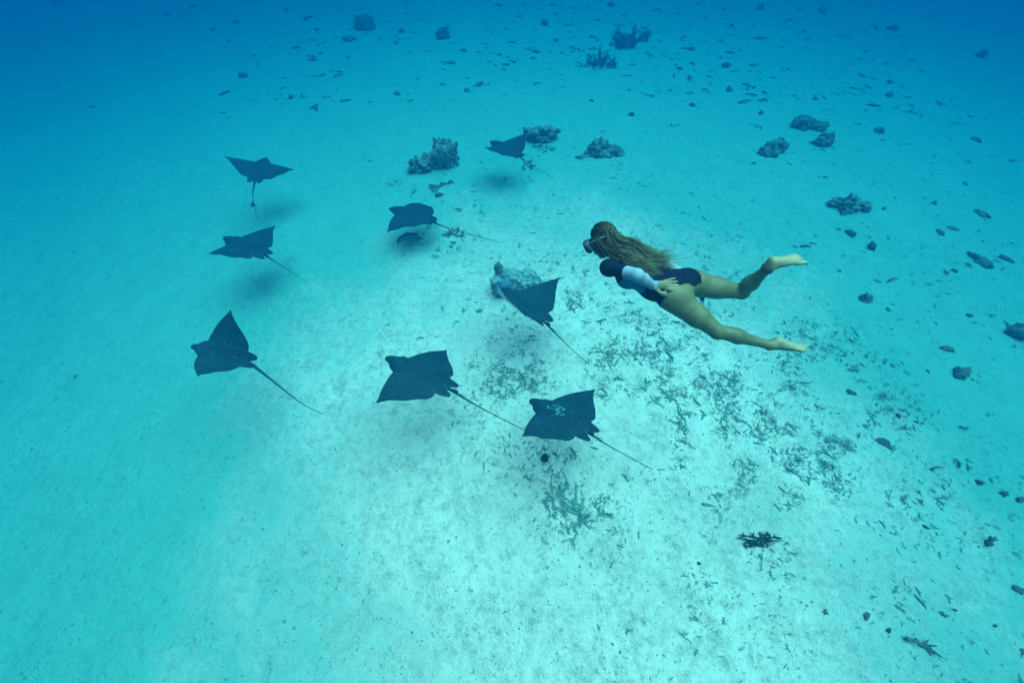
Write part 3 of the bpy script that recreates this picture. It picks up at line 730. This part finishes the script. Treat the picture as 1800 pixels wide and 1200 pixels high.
def rc(a, b, ra, rb, k=.02, g='torso', flat=None, ff=1.0):
    a = np.asarray(a, float); b = np.asarray(b, float)
    def fn(P):
        q = P - a; ba = b - a
        if flat is not None:
            q = q + np.outer(q @ flat, flat) * (ff - 1); ba = ba + flat * (ba @ flat) * (ff - 1)
        t = np.clip(q @ ba / (ba @ ba), 0, 1)
        return np.linalg.norm(q - t[:, None] * ba, axis=1) - (ra + (rb - ra) * t)
    r = max(ra, rb)
    PR.append((fn, np.minimum(a, b) - r - .045, np.maximum(a, b) + r + .045, k, g))
def ell(c, axes, rad, k=.03, g='torso'):
    c = np.asarray(c, float); A = np.array(axes); rad = np.array(rad)
    def fn(P):
        q = (P - c) @ A.T
        k0 = np.linalg.norm(q / rad, axis=1); k1 = np.linalg.norm(q / rad ** 2, axis=1) + 1e-9
        return k0 * (k0 - 1) / k1
    r = rad.max()
    PR.append((fn, c - r - .045, c + r + .045, k, g))
B3 = (LT, BK, AX)
O0 = np.zeros(3)
# torso
ell(AX * .02 - BK * .020, B3, (.165, .115, .12), .03)
ell(AX * .17 - BK * .052, B3, (.141, .130, .15), .06)
ell(AX * .36 - BK * .024, B3, (.150, .116, .17), .06)
ell(AX * .455, B3, (.140, .066, .07), .05)
for sd_, h, s in ((1, 'lhip', 'lsh'), (-1, 'rhip', 'rsh')):
    ell(J[h] + BK * .042 - AX * .035 - LT * sd_ * .012, B3, (.086, .082, .095), .035)          # buttock
    rc(AX * .45 + LT * sd_ * .05, J[s], .05, .052, .05)
    ell(AX * .385 + LT * sd_ * .068 - BK * .090, B3, (.060, .056, .065), .03)                  # bust
    ell(J[s] * .985, B3, (.056, .055, .06), .03, 'larm' if sd_ > 0 else 'rarm')
# neck and head
hc = J['head']
H3 = (HL, FD, HU)
rc(AX * .46, hc - HU * .05 - FD * .035, .056, .05, .03, 'head')
ell(hc + HU * .022 - FD * .012, H3, (.075, .094, .092), .02, 'head')
ell(hc + FD * .032 - HU * .045, H3, (.058, .062, .075), .03, 'head')
ell(hc + FD * .062 - HU * .098, H3, (.030, .028, .022), .025, 'head')        # chin
rc(hc + FD * .088 + HU * .012, hc + FD * .112 - HU * .028, .010, .015, .014, 'head')   # nose
ell(hc + FD * .094 - HU * .062, H3, (.024, .010, .010), .008, 'head')        # lips
for sg in (-1, 1):
    ell(hc + HL * sg * .032 + FD * .080 + HU * .012, H3, (.014, .012, .012), .004, 'head')
    ell(hc + HL * sg * .076 - FD * .008 - HU * .012, H3, (.010, .020, .032), .008, 'head')
# arms
rc(J['lsh'], J['lel'], .047, .037, .022, 'larm')
rc(J['lel'], J['lel'] * .62 + J['lwr'] * .38, .037, .035, .02, 'lfore')
rc(J['lel'] * .62 + J['lwr'] * .38, J['lwr'], .035, .025, .02, 'lfore')
rc(J['rsh'], J['rel'], .050, .038, .022, 'rarm')
rc(J['rel'], J['rel'] * .62 + J['rwr'] * .38, .038, .040, .02, 'rfore')
rc(J['rel'] * .62 + J['rwr'] * .38, J['rwr'], .040, .026, .02, 'rfore')
# left hand resting on the hip: back of the hand outwards
hn_ = unit(np.cross(J['f4'] - J['f1'], J['lkn'] - J['lwr']))
hd = unit(J['f2'] - J['lwr']); hs = unit(J['f4'] - J['f1']); hs = unit(hs - hd * (hs @ hd)); hb = np.cross(hd, hs)
if hb @ np.array([-.3, -.6, .7]) < 0: hb = -hb
W0 = J['lwr'] + hb * .012
rc(W0, W0 + hd * .085, .027, .033, .015, 'lhand', hb, 1.9)
for i, (off, ln) in enumerate(((-.031, .066), (-.011, .078), (.010, .073), (.029, .058))):
    a = W0 + hd * .082 + hs * off * .85
    d = unit(hd + hs * off * 5.2)
    m1 = a + d * ln * .5 + hb * .004; m2 = a + d * ln * .82 + hb * .000; e = a + d * ln * 1.08 - hb * .006
    for p, q, r0, r1 in ((a, m1, .0092, .0086), (m1, m2, .0086, .0078), (m2, e, .0078, .0066)):
        rc(p, q, r0, r1, .004, 'lhand')
ta = W0 + hd * .018 + hs * .026
tb = ta + unit(hd * .75 + hs * .75) * .045; tc = tb + unit(hd * 1.0 + hs * .28) * .038
rc(ta, tb, .015, .011, .012, 'lhand'); rc(tb, tc, .0105, .0082, .004, 'lhand')
# right hand trailing under the far thigh
rd_ = unit(J['rf'] - J['rwr']); rs = unit(np.cross(rd_, BK)); rb = np.cross(rs, rd_)
rc(J['rwr'], J['rwr'] + rd_ * .085, .026, .033, .015, 'rhand', rb, 1.9)
for i, (off, ln) in enumerate(((-.031, .058), (-.010, .073), (.011, .078), (.031, .066))):
    a = J['rwr'] + rd_ * .082 + rs * off * .85
    d = unit(rd_ + rs * off * 5)
    m1 = a + d * ln * .5; m2 = a + d * ln * .8 - rb * .004; e = a + d * ln * 1.06 - rb * .012
    for p, q, r0, r1 in ((a, m1, .0092, .0086), (m1, m2, .0086, .0078), (m2, e, .0078, .0066)):
        rc(p, q, r0, r1, .004, 'rhand')
ta = J['rwr'] + rd_ * .02 + rs * .026
tb = ta + unit(rd_ * .75 + rs * .75) * .045; tc = tb + unit(rd_ + rs * .3) * .036
rc(ta, tb, .015, .011, .012, 'rhand'); rc(tb, tc, .0105, .0082, .004, 'rhand')
# legs and feet
SOLE = {}
for sd_, p in ((1, 'l'), (-1, 'r')):
    hip, kn, an, he, ba, to = (J[p + n] for n in ('hip', 'knee', 'ank', 'heel', 'ball', 'toe'))
    th = unit(kn - hip); sh = unit(an - kn)
    back = BK - th * (BK @ th); back = unit(back)
    bs = BK - sh * (BK @ sh); 
    if p == 'r': bs = (hip - kn) - sh * ((hip - kn) @ sh)
    bs = unit(bs)
    rc(hip, hip * .45 + kn * .55, .105, .080, .04, 'leg')
    rc(hip * .45 + kn * .55, kn, .078, .053, .03, 'leg')
    ell(kn - back * .014 * (1 if p == 'l' else .4) + th * .004, (np.cross(th, back), back, th), (.048, .046, .055), .02, 'leg')
    rc(kn, kn * .62 + an * .38, .050, .050, .02, 'leg')
    rc(kn * .62 + an * .38, kn * .12 + an * .88, .050, .031, .03, 'leg')
    ell(kn * .70 + an * .30 + bs * .018, (np.cross(sh, bs), bs, sh), (.044, .042, .10), .03, 'leg')
    rc(kn * .12 + an * .88, an, .031, .033, .02, 'leg')
    t = unit(to - he); so = BK - t * (BK @ t); so = unit(so); la = np.cross(t, so)
    if p == 'r': so = unit(so + la * .25); la = np.cross(t, so)
    SOLE[p] = so
    if la @ LT < 0: la = -la
    med = -la * sd_                      # towards the other leg
    fl = np.linalg.norm(to - he)
    rc(an, he + so * .004, .034, .033, .02, 'foot')
    rc(he, he + t * fl * .42 - so * .006, .033, .031, .02, 'foot')
    rc(he + t * fl * .30 - so * .010, he + t * fl * .72, .031, .043, .02, 'foot', so, 1.7)
    rc(an, he + t * fl * .5 - so * .016, .032, .026, .02, 'foot')
    for i in range(5):
        o_ = (.034 - i * .017)
        s0 = he + t * fl * (.70 - .028 * i) + med * o_
        rr = .0125 if i == 0 else .0088 - .0006 * i
        e = s0 + t * (fl * (.26 - .022 * i)) + so * .003 + med * (.004 - .002 * i)
        rc(s0, e, rr * 1.15, rr, .007, 'foot')

lo = np.min([p[1] for p in PR], 0); hi = np.max([p[2] for p in PR], 0)
HV = .0046
dimg = np.ceil((hi - lo) / HV).astype(int) + 2
G = np.full(dimg, .5, dtype=np.float32)
for fn, a, b, k, g in PR:
    i0 = np.maximum(np.floor((a - lo) / HV).astype(int), 0); i1 = np.minimum(np.ceil((b - lo) / HV).astype(int) + 1, dimg)
    ax_ = [lo[q] + HV * np.arange(i0[q], i1[q]) for q in range(3)]
    P = np.stack(np.meshgrid(*ax_, indexing='ij'), -1).reshape(-1, 3)
    d = fn(P).reshape(i1 - i0)
    sl = tuple(slice(i0[q], i1[q]) for q in range(3))
    o_ = G[sl]
    h = np.maximum(k - np.abs(o_ - d), 0) / k
    G[sl] = np.minimum(o_, d) - h * h * k / 4

def surface_nets(D, org, h):
    s = D < 0
    nxv, nyv, nzv = D.shape
    cnt = np.zeros((nxv - 1, nyv - 1, nzv - 1), dtype=np.int8)
    for dx in (0, 1):
        for dy in (0, 1):
            for dz in (0, 1):
                cnt += s[dx:nxv - 1 + dx, dy:nyv - 1 + dy, dz:nzv - 1 + dz]
    act = np.nonzero((cnt > 0) & (cnt < 8))
    idx = np.full(cnt.shape, -1, dtype=np.int32)
    idx[act] = np.arange(len(act[0]))
    base = np.stack(act, -1)
    acc = np.zeros((len(base), 3)); n = np.zeros(len(base))
    for ax in range(3):
        e = np.eye(3, dtype=int)[ax]
        for u in (0, 1):
            for w in (0, 1):
                off = np.zeros(3, int); off[(ax + 1) % 3] = u; off[(ax + 2) % 3] = w
                A = base + off; B = A + e
                da = D[A[:, 0], A[:, 1], A[:, 2]]; db = D[B[:, 0], B[:, 1], B[:, 2]]
                c = (da < 0) != (db < 0)
                t = np.where(c, da / np.where(c, da - db, 1), 0)
                acc += np.where(c[:, None], A + t[:, None] * e, 0) - np.where(c[:, None], 0, 0)
                n += c
    Vv = org + h * acc / n[:, None]
    faces = []
    for ax in range(3):
        sl0 = [slice(None)] * 3; sl1 = [slice(None)] * 3
        sl0[ax] = slice(0, -1); sl1[ax] = slice(1, None)
        a = s[tuple(sl0)]; b = s[tuple(sl1)]
        E_ = np.stack(np.nonzero(a != b), -1)
        neg = a[E_[:, 0], E_[:, 1], E_[:, 2]]
        u = np.eye(3, dtype=int)[(ax + 1) % 3]; w = np.eye(3, dtype=int)[(ax + 2) % 3]
        q = [idx[tuple((E_ - d).T)] for d in (u * 0, u, u + w, w)]
        q = np.stack(q, -1)
        q[~neg] = q[~neg][:, ::-1]
        faces.append(q)
    Fv = np.concatenate(faces)
    return Vv, Fv[(Fv >= 0).all(1)]

BV, BF = surface_nets(G, lo, HV)
# light relaxation of the surface
for _ in range(2):
    s_ = np.zeros_like(BV); c_ = np.zeros(len(BV))
    for q in range(4):
        a, b = BF[:, q], BF[:, (q + 1) % 4]
        np.add.at(s_, a, BV[b]); np.add.at(c_, a, 1)
    BV = BV * .5 + .5 * s_ / np.maximum(c_, 1)[:, None]
body_me = mesh_np("person", BV, BF)
nrm = np.zeros(len(BV) * 3, dtype=np.float32)
body_me.vertices.foreach_get("normal", nrm); nrm = nrm.reshape(-1, 3)
groups = sorted(set(p[4] for p in PR))
gd = np.stack([np.min([p[0](BV) for p in PR if p[4] == g], axis=0) for g in groups], -1)
gi = np.array(groups)[gd.argmin(1)]
ax_v, la_v, bk_v = BV @ AX, BV @ LT, BV @ BK

# skin with paler soles and palms
tone = np.zeros(len(BV), dtype=np.float32)
for p in 'lr':
    dist = np.linalg.norm(BV - (J[p + 'heel'] + J[p + 'toe']) / 2, axis=1)
    tone = np.maximum(tone, np.clip((nrm @ SOLE[p] - .05) * 2.2, 0, 1) * np.clip((.165 - dist) / .03, 0, 1))
tone = np.maximum(tone, np.where((gi == 'lhand') | (gi == 'rhand'), .55, 0).astype(np.float32))
at = body_me.attributes.new("pale", 'FLOAT', 'POINT'); at.data.foreach_set("value", tone.astype(np.float32))
m, nt, b = new_mat("skin")
an_ = N(nt, "ShaderNodeAttribute", attribute_name="pale")
n = noise_tex(nt, coord(nt), 14, 4)
c = mix(nt, ramp(nt, n, [(.35, (0, 0, 0)), (.65, (1, 1, 1))]), (.040, .076, .033), (.062, .102, .045))
c = mix(nt, an_.outputs["Fac"], c, (.125, .185, .11))
nt.links.new(c, b.inputs["Base Color"]); b.inputs["Roughness"].default_value = .55
b.inputs["Specular IOR Level"].default_value = .3
M['skin'] = m
person = link("person", body_me, M['skin'], None, tuple(ORG))
tag(person, "swimmer in a navy and white long-sleeved swimsuit gliding with long loose hair", "person")

# swimsuit: long sleeves, high-cut leg, navy with pale panels
cut = np.interp(np.abs(la_v), [0, .04, .09, .15, .21], [-.10, -.055, .01, .07, .12])
cut = np.where(la_v < 0, np.interp(-la_v, [0, .05, .10, .16, .22], [-.115, -.085, -.035, .02, .05]), cut)
suit = np.isin(gi, ['torso', 'leg']) & (ax_v > cut) & ((ax_v < .475) | (np.abs(la_v) > .10))
for p in 'lr':
    w = J[p + 'wr']; e = J[p + 'el']; d = unit(w - e)
    on = (gi == p + 'arm') | (np.isin(gi, [p + 'fore', p + 'hand']) & ((BV - w) @ d < -.006))
    suit |= on
suit &= gi != 'head'
lat = (BV - J['lsh']) @ unit(J['lel'] - J['lsh'])
whole = np.linalg.norm(J['lel'] - J['lsh'])
white = ((gi == 'larm') & (lat > whole * .62)) | (gi == 'lfore') | (gi == 'lhand')
white |= (gi == 'rfore') | ((gi == 'rarm') & ((BV - J['rsh']) @ unit(J['rel'] - J['rsh']) > .10)) | (gi == 'rhand')
flank = (gi == 'torso') & (ax_v > .245) & (ax_v < .43) & (np.abs(la_v) > .06) & (bk_v < .045) & (bk_v > -.125)
flank |= (gi == 'torso') & (ax_v > .37) & (bk_v > .02) & (np.abs(la_v) > .05) & (np.abs(la_v) < .14) & (ax_v < .455)

def shell(name, mask_f, mat, parent, off):
    f = BF[mask_f]
    ids, inv = np.unique(f, return_inverse=True)
    me = mesh_np(name, BV[ids] + nrm[ids] * off, inv.reshape(-1, 4))
    o = link(name, me, M[mat], parent)
    md = o.modifiers.new("thickness", 'SOLIDIFY'); md.thickness = .003; md.offset = -1
    return o
fs = suit[BF].all(1); fw = white[BF].sum(1) >= 2; fl_ = (flank[BF].sum(1) >= 2) & ~fw
suit_o = shell("swimsuit", fs & ~fw & ~fl_, 'navy', person, .0045)
pan = shell("sleeve", fs & fw, 'panel', suit_o, .0042)
pan["label"] = "pale sleeves from the elbows down"
shell("side_panel", fs & fl_, 'side', suit_o, .0041)["label"] = "light blue panels on the flank and shoulder blades"

# hair: cap of scalp hair plus long strands streaming over the back
m, nt, b = new_mat("hair")
an_ = N(nt, "ShaderNodeAttribute", attribute_name="tone")
c = ramp(nt, an_.outputs["Fac"], [(0, (.003, .006, .005)), (.35, (.014, .024, .013)), (1, (.15, .235, .12))])
nt.links.new(c, b.inputs["Base Color"]); b.inputs["Roughness"].default_value = .6
b.inputs["Specular IOR Level"].default_value = .15
M['hair'] = m
HVt, HFc, HT = [], [], []
rh = random.Random(5)
def strand(pts, r, t0, t1, n=14):
    P = catmull(pts, n)
    P[2:] += np.array([[noise.noise(Vector(p * 6) + Vector((q * 11., 0, 0))) * .008 for q in range(3)] for p in P[2:]])
    rad = [r * (.8 + .2 * min(1, i / 3)) * (1 - .75 * max(0, i / n - .55) / .45) for i in range(n + 1)]
    tube(P, rad, 4, HVt, HFc)
    for i in range(n + 1):
        HT.extend([t0 + (t1 - t0) * i / n] * 4)
cc = hc + HU * .022 - FD * .012
def head_pt(d, s): return cc + s * (HL * d[0] * .075 + FD * d[1] * .094 + HU * d[2] * .092)
gath = hc - FD * .085 + HU * .035
k = 0
while k < 1700:
    d = np.array([rh.gauss(0, 1), rh.gauss(0, 1), rh.gauss(0, 1)]); d /= np.linalg.norm(d)
    if d[1] > .62 or d[2] < -.8 or (d[1] > .38 and d[2] < .05): continue
    k += 1
    root = head_pt(d, 1.03)
    # slide round the skull towards the back of the head
    b1 = np.array([d[0] * .85, d[1] - .55, d[2] * .9 + .05]); b1 /= np.linalg.norm(b1)
    b2 = np.array([d[0] * .6, -.9, d[2] * .45 + .05]); b2 /= np.linalg.norm(b2)
    lift = rh.uniform(1.08, 1.20)
    up = d[0] < rh.uniform(-.35, .25)                  # far lock or near lock
    j = lambda s: np.array([rh.gauss(0, s), rh.gauss(0, s), rh.gauss(0, s)])
    tone0 = rh.uniform(.0, .34); tone1 = tone0 + rh.uniform(.1, 1.0) ** 1.2 * .8
    if up:
        ends = [J['h1'] + j(.012), J['h2'] + np.array([.03, .05, -.005]) + j(.014), J['hA'] + j(.028)]
        if rh.random() < .75: ends.append(J['hA2'] + np.array([.02, 0, 0]) + j(.050))
    elif d[0] > .25 and rh.random() < .6:              # lock falling past the cheek and neck
        root = head_pt(unit(np.array([abs(d[0]) + .4, min(d[1], .1) + rh.uniform(0, .5), d[2] + .1])), 1.04)
        s1 = hc + HL * rh.uniform(.05, .09) - FD * rh.uniform(-.03, .07) - HU * rh.uniform(.05, .10)
        ends = [J['h2'] * .45 + J['lsh'] * .35 + J['hB'] * .2 + j(.022), J['hB'] + np.array([-.01, -.01, .0]) + j(.026)]
        if rh.random() < .8: ends.append(J['hB2'] + j(.036))
        strand([root, (root + s1) / 2 + HL * .02, s1] + ends, rh.uniform(.0010, .0024), tone0, min(1, tone1))
        continue
    else:
        ends = [J['h1'] + np.array([-.02, -.04, -.035]) + j(.014), J['h2'] + np.array([-.03, -.05, -.01]) + j(.018), J['hB'] + np.array([.03, .0, .0]) + j(.028)]
        if rh.random() < .7: ends.append(J['hB2'] + j(.042))
    strand([root, head_pt(b1, lift), head_pt(b2, lift + .05)] + ends, rh.uniform(.0010, .0024), tone0, min(1, tone1))
me = mesh_np("hair", np.array([tuple(v) for v in HVt]), HFc)
a_ = me.attributes.new("tone", 'FLOAT', 'POINT'); a_.data.foreach_set("value", np.array(HT, dtype=np.float32))
hair = link("hair", me, M['hair'], person)
hair["label"] = "long brown-blonde hair streaming over the back"
# close cap under the strands
bm = bmesh.new(); bmesh.ops.create_icosphere(bm, subdivisions=4, radius=1)
bmesh.ops.delete(bm, geom=[v for v in bm.verts if v.co.y > .55 or v.co.z < -.6 or (v.co.y > .2 and v.co.z < 0)], context='VERTS')
for v in bm.verts: v.co = Vector(head_pt(np.array(v.co), 1.06 + .03 * noise.noise(v.co * 4)))
me = bpy.data.meshes.new("scalp_hair"); bm.to_mesh(me); bm.free()
me.polygons.foreach_set("use_smooth", np.ones(len(me.polygons), dtype=bool))
link("scalp_hair", me, M['hair'], hair)

# diving mask
mc = hc + FD * .098 + HU * .012
def loop_pts(wd, hg, dep, n=28, bow=.25):
    out = []
    for i in range(n + 1):
        a = 2 * math.pi * i / n
        cx, cz = math.cos(a), math.sin(a)
        cx = math.copysign(abs(cx) ** .65, cx); cz = math.copysign(abs(cz) ** .65, cz)
        notch = .018 * math.exp(-(cx / .25) ** 2) if cz < -.5 else 0
        out.append(mc + HL * wd * cx + HU * (hg * cz + notch) + FD * (dep - bow * (wd * cx) ** 2 / .08))
    return np.array(out)
TV, TF = tube(loop_pts(.070, .043, .036), .014, 8, cap=False)
frame = link("diving_mask", mesh_np("diving_mask", np.array([tuple(v) for v in TV]), TF), M['mask'], person)
frame["label"] = "dark diving mask"
A, B_ = loop_pts(.066, .040, .032), loop_pts(.062, .047, -.012)
SV = np.concatenate([A, B_]); nn = len(A)
link("skirt", mesh_np("skirt", SV, [(i, i + 1, nn + i + 1, nn + i) for i in range(nn - 1)]), M['skirt'], frame)
m, nt, b = new_mat("mask_lens")
b.inputs["Base Color"].default_value = (.02, .03, .05, 1); b.inputs["Roughness"].default_value = .05
nt.links.new(ramp(nt, noise_tex(nt, coord(nt), 5), [(.4, (.015, .02, .04)), (.6, (.03, .04, .06))]), b.inputs["Base Color"])
A = loop_pts(.064, .037, .036)
ctr = A[:-1].mean(0)
link("lens", mesh_np("lens", np.concatenate([[ctr], A[:-1]]), [(0, i, i % (nn - 1) + 1) for i in range(1, nn)], False), m, frame)
sp_ = []
for i in range(25):
    a = R(35) + R(290) * i / 24
    sp_.append(hc + HU * (.012 + .012 * math.cos(a)) + HL * math.sin(a) * .094 + FD * (math.cos(a) * .112 - .006))
TV, TF = tube(sp_, .0045, 6)
link("strap", mesh_np("strap", np.array([tuple(v) for v in TV]), TF), M['strap'], frame)

# band round the raised ankle
kn, an = J['rknee'], J['rank']
sh = unit(an - kn); u = unit(np.cross(sh, BK)); w = np.cross(sh, u)
cb = kn * .08 + an * .92
rp = [cb + .037 * (math.cos(a) * u + math.sin(a) * w) for a in np.linspace(0, 2 * math.pi, 25)]
TV, TF = tube(rp, .0075, 7, cap=False)
link("ankle_band", mesh_np("ankle_band", np.array([tuple(v) for v in TV]), TF), M['band'], person)
